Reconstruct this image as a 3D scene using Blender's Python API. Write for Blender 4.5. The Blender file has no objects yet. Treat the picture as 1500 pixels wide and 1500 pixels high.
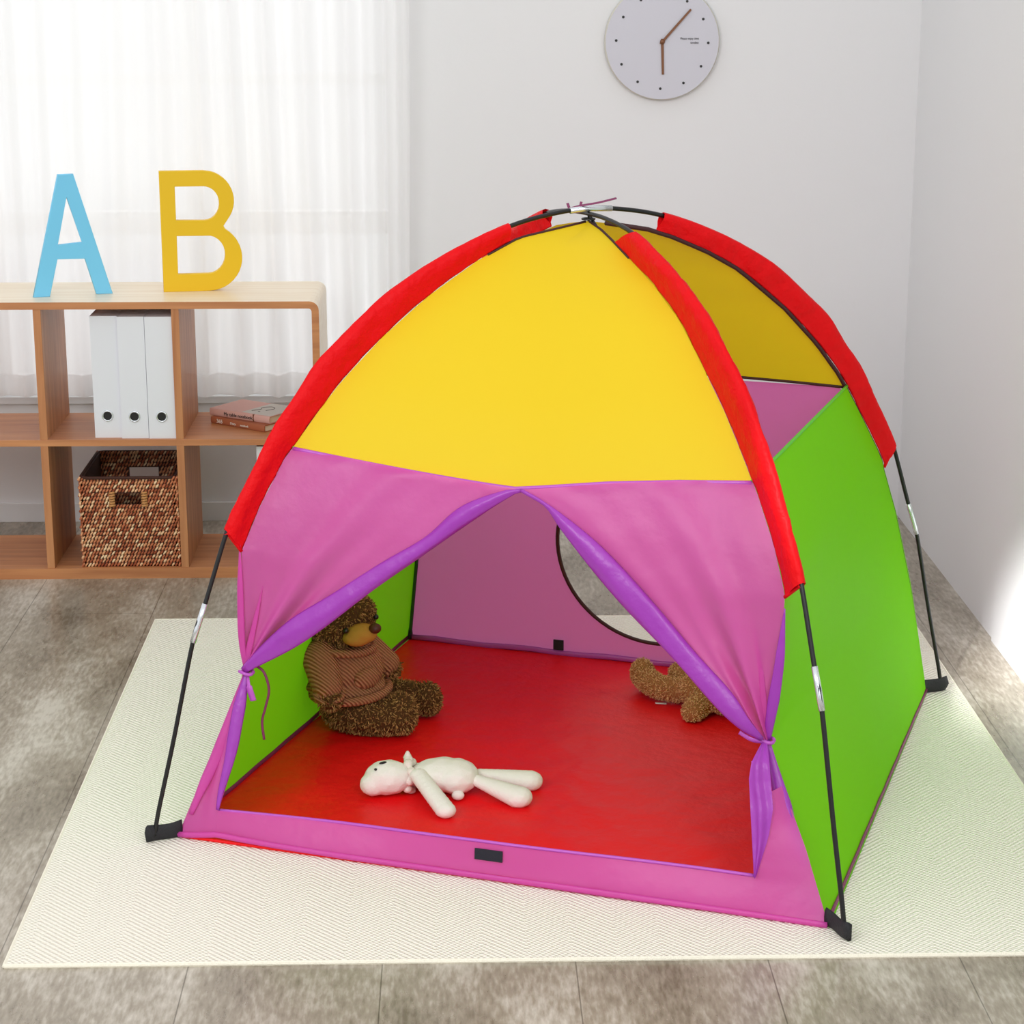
import bpy, bmesh, math, random
from mathutils import Vector, Matrix, noise
random.seed(7)
PI = math.pi
C = bpy.context.scene.collection
sc = bpy.context.scene

# ---------------------------------------------------------------- camera
cd = bpy.data.cameras.new('camera'); cam = bpy.data.objects.new('camera', cd); C.objects.link(cam)
cam.location = (0, 0, 1.6141)
cam.rotation_euler = (PI/2 - 0.2621, 0, -0.0261)
cd.sensor_width = 36; cd.lens = 3127.6/1500*36
cd.clip_start = 0.05; cd.clip_end = 100
sc.camera = cam

# ---------------------------------------------------------------- world, lights, exposure
w = bpy.data.worlds.new('world'); sc.world = w; w.use_nodes = True
w.node_tree.nodes['Background'].inputs[0].default_value = (.985, .99, 1.0, 1)
w.node_tree.nodes['Background'].inputs[1].default_value = 0.93
def area(name, loc, target, sx, sy, e, col=(1, 1, 1)):
    l = bpy.data.lights.new(name, 'AREA'); l.shape = 'RECTANGLE'; l.size = sx; l.size_y = sy
    l.energy = e; l.color = col
    o = bpy.data.objects.new(name, l); C.objects.link(o); o.location = loc
    o.rotation_euler = (Vector(target)-Vector(loc)).to_track_quat('-Z', 'Y').to_euler()
    return o
area('window_daylight', (-1.45, 6.9, 1.35), (-1.45, 5.0, 1.35), 4.2, 3.5, 31, (1, .99, .97))
area('added_fill_left', (-1.7, 0.6, 2.6), (0.2, 4.1, 0.4), 1.6, 1.6, 50)  # unseen fill lamp, added for soft light from the front left
area('added_fill_right', (1.2, 0.1, 2.5), (0.7, 4.1, 0.5), 1.4, 1.4, 34)  # second added fill, brightens the tent's green right side and the walls
sp = bpy.data.lights.new('low_sunbeam', 'SPOT'); sp.energy = 2300; sp.spot_size = math.radians(7); sp.spot_blend = .9; sp.shadow_soft_size = .08
so = bpy.data.objects.new('low_sunbeam', sp); C.objects.link(so); so.location = (-.6, 1.2, 2.2)
so.rotation_euler = (Vector((1.272, 4.40, 0.14))-Vector(so.location)).to_track_quat('-Z', 'Y').to_euler()
sc.view_settings.view_transform = 'Standard'; sc.view_settings.look = 'None'
sc.view_settings.exposure = 0.0; sc.view_settings.gamma = 1; sc.view_settings.use_curve_mapping = False

# ---------------------------------------------------------------- materials
def nt(name):
    m = bpy.data.materials.new(name); m.use_nodes = True
    return m, m.node_tree, m.node_tree.nodes['Principled BSDF']
def lin(r, g, b):
    f = lambda c: (c/255/12.92) if c/255 <= .04045 else ((c/255+.055)/1.055)**2.4
    return (f(r), f(g), f(b), 1)
def plain(name, col, rough=.5, metal=0, bump=0, bscale=200, spec=.5):
    m, t, p = nt(name); p.inputs['Base Color'].default_value = col
    p.inputs['Roughness'].default_value = rough; p.inputs['Metallic'].default_value = metal
    p.inputs['Specular IOR Level'].default_value = spec
    if bump:
        n = t.nodes.new('ShaderNodeTexNoise'); n.inputs['Scale'].default_value = bscale; n.inputs['Detail'].default_value = 4
        tc = t.nodes.new('ShaderNodeTexCoord'); t.links.new(tc.outputs['Object'], n.inputs['Vector'])
        b = t.nodes.new('ShaderNodeBump'); b.inputs['Strength'].default_value = bump; b.inputs['Distance'].default_value = .002
        t.links.new(n.outputs[0], b.inputs['Height']); t.links.new(b.outputs[0], p.inputs['Normal'])
    return m
def fabric(name, col, trans=.3, rough=.42, bump=.25, spec=.45, bscale=9, tcol=None):
    m, t, p = nt(name); p.inputs['Base Color'].default_value = col
    p.inputs['Roughness'].default_value = rough; p.inputs['Specular IOR Level'].default_value = spec
    tc = t.nodes.new('ShaderNodeTexCoord')
    n = t.nodes.new('ShaderNodeTexNoise'); n.inputs['Scale'].default_value = bscale; n.inputs['Detail'].default_value = 5
    n2 = t.nodes.new('ShaderNodeTexNoise'); n2.inputs['Scale'].default_value = 600
    a = t.nodes.new('ShaderNodeMath'); a.operation = 'MULTIPLY_ADD'; a.inputs[1].default_value = .02
    b = t.nodes.new('ShaderNodeBump'); b.inputs['Strength'].default_value = bump; b.inputs['Distance'].default_value = .02
    L = t.links
    L.new(tc.outputs['Object'], n.inputs['Vector']); L.new(tc.outputs['Object'], n2.inputs['Vector'])
    L.new(n2.outputs[0], a.inputs[0]); L.new(n.outputs[0], a.inputs[2]); L.new(a.outputs[0], b.inputs['Height'])
    L.new(b.outputs[0], p.inputs['Normal'])
    tr = t.nodes.new('ShaderNodeBsdfTranslucent'); tr.inputs[0].default_value = tcol or col
    mx = t.nodes.new('ShaderNodeMixShader'); mx.inputs[0].default_value = trans
    L.new(p.outputs[0], mx.inputs[1]); L.new(tr.outputs[0], mx.inputs[2])
    L.new(mx.outputs[0], t.nodes['Material Output'].inputs[0])
    return m
def ramp(t, stops):
    r = t.nodes.new('ShaderNodeValToRGB')
    while len(r.color_ramp.elements) < len(stops): r.color_ramp.elements.new(.5)
    for e, (pos, c) in zip(r.color_ramp.elements, stops): e.position = pos; e.color = c
    return r
def wood(name, dark, light, axis, rough=.45):
    m, t, p = nt(name); p.inputs['Roughness'].default_value = rough
    tc = t.nodes.new('ShaderNodeTexCoord'); mp = t.nodes.new('ShaderNodeMapping')
    mp.inputs['Scale'].default_value = (2, 30, 30) if axis == 'x' else (30, 30, 2)
    n = t.nodes.new('ShaderNodeTexNoise'); n.inputs['Scale'].default_value = 1.6; n.inputs['Detail'].default_value = 6; n.inputs['Distortion'].default_value = .4
    r = ramp(t, [(.3, dark), (.7, light)])
    b = t.nodes.new('ShaderNodeBump'); b.inputs['Strength'].default_value = .08; b.inputs['Distance'].default_value = .002
    L = t.links
    L.new(tc.outputs['Object'], mp.inputs[0]); L.new(mp.outputs[0], n.inputs['Vector']); L.new(n.outputs[0], r.inputs[0])
    L.new(r.outputs[0], p.inputs['Base Color']); L.new(n.outputs[0], b.inputs['Height']); L.new(b.outputs[0], p.inputs['Normal'])
    return m
M = {}
M['wall'] = plain('wall_paint', lin(229, 230, 231), .85, bump=.1, bscale=120, spec=.2)
M['yellow'] = fabric('yellow_fabric', lin(238, 206, 30), .22, rough=.5, bump=.12, spec=.25, tcol=lin(255, 236, 50))
M['green'] = fabric('green_fabric', lin(120, 216, 12), .26, rough=.6, bump=.10, spec=.08, tcol=lin(150, 255, 30))
M['pink'] = fabric('pink_fabric', lin(216, 82, 178), .40, rough=.38, bump=.3, spec=.6, tcol=lin(255, 160, 225))
M['purple'] = fabric('purple_fabric', lin(172, 62, 190), .2, rough=.32, bump=.35, spec=.6, bscale=14)
M['red'] = fabric('red_fabric', lin(234, 12, 22), .12, rough=.5, bump=.5, spec=.15, bscale=26)
M['redfloor'] = fabric('red_groundsheet', lin(236, 14, 20), .0, rough=.45, bump=.45, spec=.3, bscale=11)
M['binding'] = plain('dark_binding', lin(60, 20, 25), .6)
M['greenbind'] = plain('dark_green_binding', lin(20, 80, 30), .6)
M['greenhem'] = fabric('green_hem', lin(110, 222, 60), .2, spec=.3)
M['yellowhem'] = fabric('yellow_hem', lin(250, 225, 40), .2, spec=.3)
M['pinkhem'] = fabric('pink_hem', lin(200, 90, 205), .2, rough=.3, spec=.7)
M['maroon'] = fabric('maroon_hem', lin(140, 55, 100), .2)
M['blackfab'] = plain('black_webbing', lin(28, 28, 32), .7, bump=.6, bscale=400)
M['pole'] = plain('black_fibreglass', lin(12, 12, 14), .3)
M['silver'] = plain('silver_metal', lin(225, 230, 235), .25, metal=.85)
M['velcro'] = plain('black_velcro', lin(38, 38, 48), .95, bump=1, bscale=900)
M['white'] = plain('white_board', lin(226, 227, 234), .5)
M['whiteplush'] = plain('white_plush', lin(236, 234, 226), .95, bump=.5, bscale=260, spec=.1)
M['black'] = plain('black_plastic', lin(18, 18, 20), .35)
M['clockface'] = plain('clock_face', lin(203, 203, 212), .5)
M['clockrim'] = plain('clock_rim', lin(205, 202, 192), .6)
M['copper'] = plain('copper_hand', lin(120, 78, 50), .4, metal=.3)
M['blue'] = plain('blue_paint', lin(118, 202, 240), .5)
M['yellowpaint'] = plain('yellow_paint', lin(232, 188, 0), .5)
M['woodx'] = wood('wood_grain_horizontal', lin(176, 112, 70), lin(206, 142, 92), 'x')
M['woodz'] = wood('wood_grain_vertical', lin(172, 110, 68), lin(202, 140, 92), 'z')
M['cream'] = wood('lit_wood', lin(228, 208, 178), lin(240, 226, 202), 'x', .35)  # window light on the shelf's outer faces, put into a paler wood colour
M['pinkbook'] = plain('pink_cover', lin(214, 168, 158), .6)
M['brownbook'] = plain('brown_cover', lin(168, 98, 66), .6)
M['pages'] = plain('paper_pages', lin(228, 220, 196), .8)
M['greypanel'] = plain('pale_grey_panel', lin(204, 204, 196), .6)
M['ink'] = plain('dark_ink', lin(25, 20, 20), .6)
M['whiteink'] = plain('white_ink', lin(240, 235, 225), .6)
M['tanwrap'] = plain('tan_wrap', lin(196, 140, 84), .7, bump=.6, bscale=120)
M['furdark'] = None

def fur_mat(name, stops):
    m, t, p = nt(name); p.inputs['Roughness'].default_value = .8; p.inputs['Specular IOR Level'].default_value = .15
    g = t.nodes.new('ShaderNodeNewGeometry'); r = ramp(t, stops)
    t.links.new(g.outputs['Random Per Island'], r.inputs[0]); t.links.new(r.outputs[0], p.inputs['Base Color'])
    return m
M['furdark'] = fur_mat('dark_brown_fur', [(0, lin(96, 68, 36)), (.5, lin(140, 104, 60)), (1, lin(200, 156, 100))])
M['furtan'] = fur_mat('tan_fur', [(0, lin(176, 126, 82)), (.5, lin(212, 162, 112)), (1, lin(240, 200, 150))])
M['furbase'] = plain('brown_plush_base', lin(84, 58, 34), .95, spec=.1)
M['tanbase'] = plain('tan_plush_base', lin(160, 108, 68), .95, spec=.1)
M['muzzle'] = plain('tan_velour', lin(186, 138, 62), .9, bump=.4, bscale=500, spec=.1)
M['nose'] = plain('brown_nose', lin(80, 32, 22), .45, bump=.4, bscale=600)
M['rattan'] = fur_mat('woven_rattan', [(0, lin(150, 78, 52)), (.4, lin(196, 118, 82)), (.75, lin(222, 160, 116)), (1, lin(250, 220, 178))])
M['rattandark'] = plain('rattan_core', lin(62, 28, 16), .8)

def knit():
    m, t, p = nt('brown_knit'); p.inputs['Roughness'].default_value = .9; p.inputs['Specular IOR Level'].default_value = .1
    p.inputs['Base Color'].default_value = lin(176, 118, 86)
    tc = t.nodes.new('ShaderNodeTexCoord'); wv = t.nodes.new('ShaderNodeTexWave')
    wv.inputs['Scale'].default_value = 60; wv.inputs['Distortion'].default_value = .6; wv.bands_direction = 'DIAGONAL'
    b = t.nodes.new('ShaderNodeBump'); b.inputs['Strength'].default_value = 1; b.inputs['Distance'].default_value = .004
    r = ramp(t, [(0, lin(150, 96, 68)), (.6, lin(196, 138, 104))])
    L = t.links
    L.new(tc.outputs['Object'], wv.inputs['Vector']); L.new(wv.outputs['Fac'], b.inputs['Height']); L.new(b.outputs[0], p.inputs['Normal'])
    L.new(wv.outputs['Fac'], r.inputs[0]); L.new(r.outputs[0], p.inputs['Base Color'])
    return m
M['knit'] = knit()

def floor_mat():
    m, t, p = nt('grey_stone_planks'); L = t.links
    tc = t.nodes.new('ShaderNodeTexCoord')
    mp = t.nodes.new('ShaderNodeMapping'); mp.inputs['Rotation'].default_value = (0, 0, PI/2)
    # after the turn: u = -y, v = x ; plank rows .3165 wide in x
    mp.inputs['Location'].default_value = (3.844+2.49*4, 1.0785+.3165*12, 0)
    br = t.nodes.new('ShaderNodeTexBrick'); br.offset = .5; br.offset_frequency = 2
    br.inputs['Scale'].default_value = 1; br.inputs['Brick Width'].default_value = 2.49; br.inputs['Row Height'].default_value = .3165
    br.inputs['Mortar Size'].default_value = .0014; br.inputs['Mortar Smooth'].default_value = .3
    br.inputs['Color1'].default_value = (.45, .45, .45, 1); br.inputs['Color2'].default_value = (.62, .62, .62, 1); br.inputs['Mortar'].default_value = (.1, .1, .1, 1)
    mp2 = t.nodes.new('ShaderNodeMapping'); mp2.inputs['Scale'].default_value = (3.2, 1.3, 1)
    n1 = t.nodes.new('ShaderNodeTexNoise'); n1.inputs['Scale'].default_value = 1.5; n1.inputs['Detail'].default_value = 8; n1.inputs['Roughness'].default_value = .62
    mp3 = t.nodes.new('ShaderNodeMapping'); mp3.inputs['Scale'].default_value = (60, 14, 1)
    n2 = t.nodes.new('ShaderNodeTexNoise'); n2.inputs['Scale'].default_value = 2; n2.inputs['Detail'].default_value = 6
    r = ramp(t, [(.30, lin(116, 106, 90)), (.5, lin(158, 148, 132)), (.70, lin(202, 195, 182))])
    ad = t.nodes.new('ShaderNodeMath'); ad.operation = 'MULTIPLY_ADD'; ad.inputs[1].default_value = .35
    ad2 = t.nodes.new('ShaderNodeMath'); ad2.operation = 'MULTIPLY_ADD'; ad2.inputs[1].default_value = .5; ad2.inputs[2].default_value = -.02
    mul = t.nodes.new('ShaderNodeMixRGB'); mul.blend_type = 'MULTIPLY'; mul.inputs[0].default_value = .85
    r2 = ramp(t, [(0, lin(110, 104, 96)), (.35, (.96, .96, .96, 1)), (1, (1, 1, 1, 1))])
    L.new(tc.outputs['Object'], mp.inputs[0]); L.new(mp.outputs[0], br.inputs['Vector'])
    L.new(tc.outputs['Object'], mp2.inputs[0]); L.new(mp2.outputs[0], n1.inputs['Vector'])
    L.new(tc.outputs['Object'], mp3.inputs[0]); L.new(mp3.outputs[0], n2.inputs['Vector'])
    L.new(n2.outputs[0], ad2.inputs[0]); L.new(n1.outputs[0], ad.inputs[2]); 
    sub = t.nodes.new('ShaderNodeMath'); sub.operation = 'MULTIPLY'; sub.inputs[1].default_value = 1.0
    L.new(ad2.outputs[0], ad.inputs[0]); ad.inputs[1].default_value = 1.0
    ad3 = t.nodes.new('ShaderNodeMath'); ad3.operation = 'SUBTRACT'; ad3.inputs[1].default_value = .225
    L.new(ad.outputs[0], ad3.inputs[0]); L.new(ad3.outputs[0], r.inputs[0])
    sep = t.nodes.new('ShaderNodeSeparateColor'); L.new(br.outputs['Color'], sep.inputs[0]); L.new(sep.outputs[0], r2.inputs[0])
    L.new(r.outputs[0], mul.inputs[1]); L.new(r2.outputs[0], mul.inputs[2]); L.new(mul.outputs[0], p.inputs['Base Color'])
    rr = t.nodes.new('ShaderNodeMapRange'); rr.inputs[3].default_value = .16; rr.inputs[4].default_value = .42
    L.new(n1.outputs[0], rr.inputs[0]); L.new(rr.outputs[0], p.inputs['Roughness'])
    b = t.nodes.new('ShaderNodeBump'); b.inputs['Strength'].default_value = .25; b.inputs['Distance'].default_value = .002
    L.new(n2.outputs[0], b.inputs['Height']); L.new(b.outputs[0], p.inputs['Normal'])
    return m
M['floor'] = floor_mat()

def rug_mat():
    m, t, p = nt('cream_woven_rug'); L = t.links
    p.inputs['Roughness'].default_value = .95; p.inputs['Specular IOR Level'].default_value = .1
    tc = t.nodes.new('ShaderNodeTexCoord'); sx = t.nodes.new('ShaderNodeSeparateXYZ')
    L.new(tc.outputs['Object'], sx.inputs[0])
    def mth(op, a, b=None, c=None):
        n = t.nodes.new('ShaderNodeMath'); n.operation = op
        for i, v in enumerate((a, b, c)):
            if v is None: continue
            if isinstance(v, (int, float)): n.inputs[i].default_value = v
            else: L.new(v, n.inputs[i])
        return n.outputs[0]
    zig = mth('PINGPONG', sx.outputs[0], .075)               # herringbone columns
    s = mth('ADD', sx.outputs[1], zig)
    row = mth('SINE', mth('MULTIPLY', s, 2*PI/.0125))
    d = mth('SUBTRACT', sx.outputs[1], zig)
    st = mth('SINE', mth('MULTIPLY', mth('ADD', d, mth('MULTIPLY', sx.outputs[0], .0)), 2*PI/.0092))
    h = mth('ADD', mth('MULTIPLY', row, .6), mth('MULTIPLY', st, .4))
    n = t.nodes.new('ShaderNodeTexNoise'); n.inputs['Scale'].default_value = 160; n.inputs['Detail'].default_value = 3
    L.new(tc.outputs['Object'], n.inputs['Vector'])
    h2 = mth('ADD', h, mth('MULTIPLY', n.outputs[0], 1.3))
    b = t.nodes.new('ShaderNodeBump'); b.inputs['Strength'].default_value = .55; b.inputs['Distance'].default_value = .003
    L.new(h2, b.inputs['Height']); L.new(b.outputs[0], p.inputs['Normal'])
    r = ramp(t, [(0, lin(214, 202, 168)), (.30, lin(238, 233, 216)), (1, lin(248, 245, 234))])
    L.new(mth('MULTIPLY_ADD', h2, .3, .33), r.inputs[0]); L.new(r.outputs[0], p.inputs['Base Color'])
    return m
M['rug'] = rug_mat()

def curtain_mat(name, tr):
    m, t, p = nt(name); L = t.links
    p.inputs['Base Color'].default_value = (.93, .93, .93, 1); p.inputs['Roughness'].default_value = .9
    tl = t.nodes.new('ShaderNodeBsdfTranslucent'); tl.inputs[0].default_value = (.95, .95, .95, 1)
    tp = t.nodes.new('ShaderNodeBsdfTransparent')
    a = t.nodes.new('ShaderNodeMixShader'); a.inputs[0].default_value = .55
    b = t.nodes.new('ShaderNodeMixShader'); b.inputs[0].default_value = tr
    L.new(p.outputs[0], a.inputs[1]); L.new(tl.outputs[0], a.inputs[2]); L.new(a.outputs[0], b.inputs[1]); L.new(tp.outputs[0], b.inputs[2])
    L.new(b.outputs[0], t.nodes['Material Output'].inputs[0])
    return m
M['curtain'] = curtain_mat('sheer_white_curtain', .22); M['hem'] = curtain_mat('curtain_hem', .12)
def glass():
    m, t, p = nt('window_glass')
    tp = t.nodes.new('ShaderNodeBsdfTransparent'); gl = t.nodes.new('ShaderNodeBsdfGlossy'); gl.inputs['Roughness'].default_value = .02
    x = t.nodes.new('ShaderNodeMixShader'); x.inputs[0].default_value = .06
    t.links.new(tp.outputs[0], x.inputs[1]); t.links.new(gl.outputs[0], x.inputs[2]); t.links.new(x.outputs[0], t.nodes['Material Output'].inputs[0])
    return m
M['glass'] = glass()

# ---------------------------------------------------------------- helpers
def thing(name, label, cat, loc=(0, 0, 0), rz=0, group=None):
    o = bpy.data.objects.new(name, None); C.objects.link(o); o.location = loc; o.rotation_euler = (0, 0, rz)
    o['label'] = label; o['category'] = cat
    if group: o['group'] = group
    return o
def tag(o, label, cat, group=None):
    o['label'] = label; o['category'] = cat
    if group: o['group'] = group
    return o
def link(name, me, mat, parent=None, smooth=False):
    o = bpy.data.objects.new(name, me); C.objects.link(o)
    mats = mat if isinstance(mat, (list, tuple)) else [mat]
    for k in mats: me.materials.append(k)
    if parent: o.parent = parent
    if smooth:
        for f in me.polygons: f.use_smooth = True
    return o
def obj(name, bm, mat, parent=None, smooth=False):
    me = bpy.data.meshes.new(name); bmesh.ops.recalc_face_normals(bm, faces=bm.faces[:]) if not getattr(obj, 'keep', False) else None
    bm.to_mesh(me); bm.free()
    return link(name, me, mat, parent, smooth)
def struct(o): o['kind'] = 'structure'; return o
def box(bm, x0, x1, y0, y1, z0, z1, bev=0, mi=0):
    vs = [bm.verts.new(p) for p in ((x0,y0,z0),(x1,y0,z0),(x1,y1,z0),(x0,y1,z0),(x0,y0,z1),(x1,y0,z1),(x1,y1,z1),(x0,y1,z1))]
    fs = [bm.faces.new([vs[i] for i in q]) for q in ((0,3,2,1),(4,5,6,7),(0,1,5,4),(1,2,6,5),(2,3,7,6),(3,0,4,7))]
    for f in fs: f.material_index = mi
    if bev:
        es = list({e for f in fs for e in f.edges})
        bmesh.ops.bevel(bm, geom=es, offset=bev, segments=2, affect='EDGES', profile=.6)
    return vs
def tube(bm, pts, rad, n=8, caps=True, sq=None, wr=0, seed=0, closed=False):
    """sweep; rad number or list; sq=(a,b) flattening with a reference axis"""
    pts = [Vector(p) for p in pts]; N = len(pts)
    rings = []; up = None
    for i, p in enumerate(pts):
        a = pts[(i-1) % N] if closed else pts[max(i-1, 0)]; b = pts[(i+1) % N] if closed else pts[min(i+1, N-1)]
        t = (b-a).normalized()
        if up is None: up = t.orthogonal().normalized()
        up = (up - t*up.dot(t)).normalized(); sd = t.cross(up)
        if sq:
            ref = Vector(sq[2]); ref = (ref - t*ref.dot(t)).normalized(); U, S = ref, t.cross(ref); ka, kb = sq[0], sq[1]
        else: U, S, ka, kb = up, sd, 1, 1
        r = rad[i] if isinstance(rad, (list, tuple)) else rad
        ring = []
        for k in range(n):
            th = 2*PI*k/n
            q = 1 + wr*(math.sin(3*th+seed+i*.10)*.6 + math.sin(5*th+2*seed-i*.17)*.4)
            ring.append(bm.verts.new(p + U*(math.cos(th)*r*q*ka) + S*(math.sin(th)*r*q*kb)))
        rings.append(ring)
    for i in range(N if closed else N-1):
        A, B = rings[i], rings[(i+1) % N]
        for k in range(n): bm.faces.new((A[k], A[(k+1) % n], B[(k+1) % n], B[k]))
    if caps and not closed:
        bm.faces.new(rings[0][::-1]); bm.faces.new(rings[-1])
    return rings
def grid(bm, f, nu, nv, mi=0):
    V = [[bm.verts.new(f(i/nu, j/nv)) for i in range(nu+1)] for j in range(nv+1)]
    for j in range(nv):
        for i in range(nu):
            q = [V[j][i], V[j][i+1], V[j+1][i+1], V[j+1][i]]
            try:
                fc = bm.faces.new(q); fc.material_index = mi
            except ValueError: pass
    return V
def smoothcurve(pts, n):
    """Catmull-Rom through pts, n samples evenly by arc length"""
    P = [Vector(p) for p in pts]; out = []
    for i in range(len(P)-1):
        p0 = P[i-1] if i else P[0]*2-P[1]; p1, p2 = P[i], P[i+1]; p3 = P[i+2] if i+2 < len(P) else P[-1]*2-P[-2]
        for k in range(12):
            t = k/12
            out.append(.5*((2*p1)+(p2-p0)*t+(2*p0-5*p1+4*p2-p3)*t*t+(3*p1-p0-3*p2+p3)*t**3))
    out.append(P[-1])
    d = [0]
    for a, b in zip(out, out[1:]): d.append(d[-1]+(b-a).length)
    res = []; j = 0
    for k in range(n):
        s = d[-1]*k/(n-1)
        while j < len(d)-2 and d[j+1] < s: j += 1
        f = (s-d[j])/max(d[j+1]-d[j], 1e-9); res.append(out[j].lerp(out[j+1], min(max(f, 0), 1)))
    return res
def interp(x, xs, ys):
    if x <= xs[0]: return ys[0]
    for i in range(len(xs)-1):
        if x <= xs[i+1]: return ys[i]+(ys[i+1]-ys[i])*(x-xs[i])/(xs[i+1]-xs[i])
    return ys[-1]
def ico(bm, c, r, rot=None, sub=2):
    m = Matrix.Translation(Vector(c)) @ (rot.to_4x4() if rot else Matrix()) @ Matrix.Diagonal((r[0], r[1], r[2], 1) if hasattr(r, '__len__') else (r, r, r, 1))
    return bmesh.ops.create_icosphere(bm, subdivisions=sub, radius=1, matrix=m)['verts']
def limb(bm, a, b, ra, rb, n=9, bend=(0, 0, 0)):
    a, b, bend = Vector(a), Vector(b), Vector(bend)
    for i in range(n+1):
        t = i/n; r = ra+(rb-ra)*t
        ico(bm, a.lerp(b, t)+bend*(4*t*(1-t)), r)
def remeshed(bm, voxel=.004, sm=4):
    me = bpy.data.meshes.new('tmp'); bm.to_mesh(me); bm.free()
    o = bpy.data.objects.new('tmp', me); C.objects.link(o)
    r = o.modifiers.new('r', 'REMESH'); r.mode = 'VOXEL'; r.voxel_size = voxel
    s = o.modifiers.new('s', 'SMOOTH'); s.iterations = sm; s.factor = .5
    dg = bpy.context.evaluated_depsgraph_get(); res = bpy.data.meshes.new_from_object(o.evaluated_get(dg))
    bpy.data.objects.remove(o); bpy.data.meshes.remove(me)
    return res
def add_fur(me, count, length, width, seed=1, gravity=.35, keep=None, curl=.9):
    """returns a bmesh of small curled tufts rooted on me"""
    rnd = random.Random(seed)
    me.calc_loop_triangles(); tris = me.loop_triangles; vs = me.vertices
    cum = []; s = 0
    for t in tris: s += t.area; cum.append(s)
    import bisect
    bm = bmesh.new()
    for _ in range(count):
        t = tris[min(bisect.bisect(cum, rnd.random()*s), len(tris)-1)]
        a, b, c = [vs[i].co for i in t.vertices]; u, v = rnd.random(), rnd.random()
        if u+v > 1: u, v = 1-u, 1-v
        p = a+(b-a)*u+(c-a)*v
        if keep and not keep(p): continue
        nrm = t.normal.copy()
        rv = Vector((rnd.uniform(-1, 1), rnd.uniform(-1, 1), rnd.uniform(-1, 1)))
        d = (nrm*.75 + rv*.6*curl + Vector((0, 0, -gravity))).normalized()
        d2 = (d + (rv-nrm)*.55).normalized()
        L = length*rnd.uniform(.7, 1.25)
        p1 = p - nrm*width; p2 = p + d*L*.55; p3 = p2 + d2*L*.5
        x = d.orthogonal().normalized(); y = d.cross(x)
        R = []
        for q, r in ((p1, width*.8), (p2, width)):
            R.append([bm.verts.new(q + x*math.cos(2*PI*k/4)*r + y*math.sin(2*PI*k/4)*r) for k in range(4)])
        tip = bm.verts.new(p3)
        for k in range(4):
            bm.faces.new((R[0][k], R[0][(k+1) % 4], R[1][(k+1) % 4], R[1][k])); bm.faces.new((R[1][k], R[1][(k+1) % 4], tip))
    return bm
def merge(me, bm2, i2=1):
    """base mesh (material 0) + tufts (material i2) in one mesh"""
    bm = bmesh.new(); bm.from_mesh(me)
    tmp = bpy.data.meshes.new('t'); bm2.to_mesh(tmp); bm2.free()
    n = len(bm.faces); bm.from_mesh(tmp); bm.faces.ensure_lookup_table()
    for f in bm.faces[n:]: f.material_index = i2
    for v in bm.verts: v.co.z = max(v.co.z, .0035)
    bpy.data.meshes.remove(tmp); bm.to_mesh(me); bm.free()
    return me
def text(name, s, size, mat, parent, loc, rot, ext=.0004, align='LEFT', xs=1):
    cu = bpy.data.curves.new(name, 'FONT'); cu.body = s; cu.size = size; cu.extrude = ext; cu.align_x = align; cu.resolution_u = 3
    o = bpy.data.objects.new(name, cu); C.objects.link(o)
    dg = bpy.context.evaluated_depsgraph_get(); me = bpy.data.meshes.new_from_object(o.evaluated_get(dg))
    bpy.data.objects.remove(o); bpy.data.curves.remove(cu)
    r = link(name, me, mat, parent); r.location = loc; r.rotation_euler = rot; r.scale = (xs, 1, 1)
    return r
def flat_shape(outer, holes, depth, bev):
    cu = bpy.data.curves.new('c', 'CURVE'); cu.dimensions = '2D'; cu.fill_mode = 'BOTH'; cu.extrude = depth/2-bev; cu.bevel_depth = bev; cu.bevel_resolution = 2; cu.offset = -bev
    for poly in [outer]+holes:
        s = cu.splines.new('POLY'); s.points.add(len(poly)-1); s.use_cyclic_u = True
        for q, (x, y) in zip(s.points, poly): q.co = (x, y, 0, 1)
    o = bpy.data.objects.new('c', cu); C.objects.link(o)
    dg = bpy.context.evaluated_depsgraph_get(); me = bpy.data.meshes.new_from_object(o.evaluated_get(dg))
    bpy.data.objects.remove(o); bpy.data.curves.remove(cu)
    return me
def plate_hole(bm, cx, cz, r, outline, yf, rings=4, n=64, corners=()):
    """flat or curved sheet with a round hole; outline(th)->(x,z); yf(x,z)->y"""
    R = []; snap = {}
    for c in corners:
        snap[round(math.atan2(c[1]-cz, c[0]-cx) % (2*PI)/(2*PI)*n) % n] = c
    for k in range(rings+1):
        f = k/rings; ring = []
        for i in range(n):
            th = 2*PI*i/n; ox, oz = snap.get(i) or outline(th); ix, iz = cx+r*math.cos(th), cz+r*math.sin(th)
            x, z = ix+(ox-ix)*f, iz+(oz-iz)*f
            ring.append(bm.verts.new((x, yf(x, z), z)))
        R.append(ring)
    for k in range(rings):
        for i in range(n): bm.faces.new((R[k][i], R[k][(i+1) % n], R[k+1][(i+1) % n], R[k+1][i]))
    return R

# ---------------------------------------------------------------- the room
FZ = -.006
bm = bmesh.new(); box(bm, -4, 3.6, -1.5, 6.12, FZ-.1, FZ); struct(obj('floor', bm, M['floor']))
YB = 5.97; XR = 1.278
bm = bmesh.new()
WX0, WX1, WZ0, WZ1 = -3.3, -.145, .36, 2.35
box(bm, -4, WX0, YB, YB+.15, FZ, 2.9); box(bm, WX1, XR+.12, YB, YB+.15, FZ, 2.9)
box(bm, WX0, WX1, YB, YB+.15, FZ, WZ0); box(bm, WX0, WX1, YB, YB+.15, WZ1, 2.9)
struct(obj('wall_back', bm, M['wall']))
bm = bmesh.new(); box(bm, XR, XR+.12, 4.82, YB, FZ, 2.9); struct(obj('wall_right', bm, M['wall']))
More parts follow.
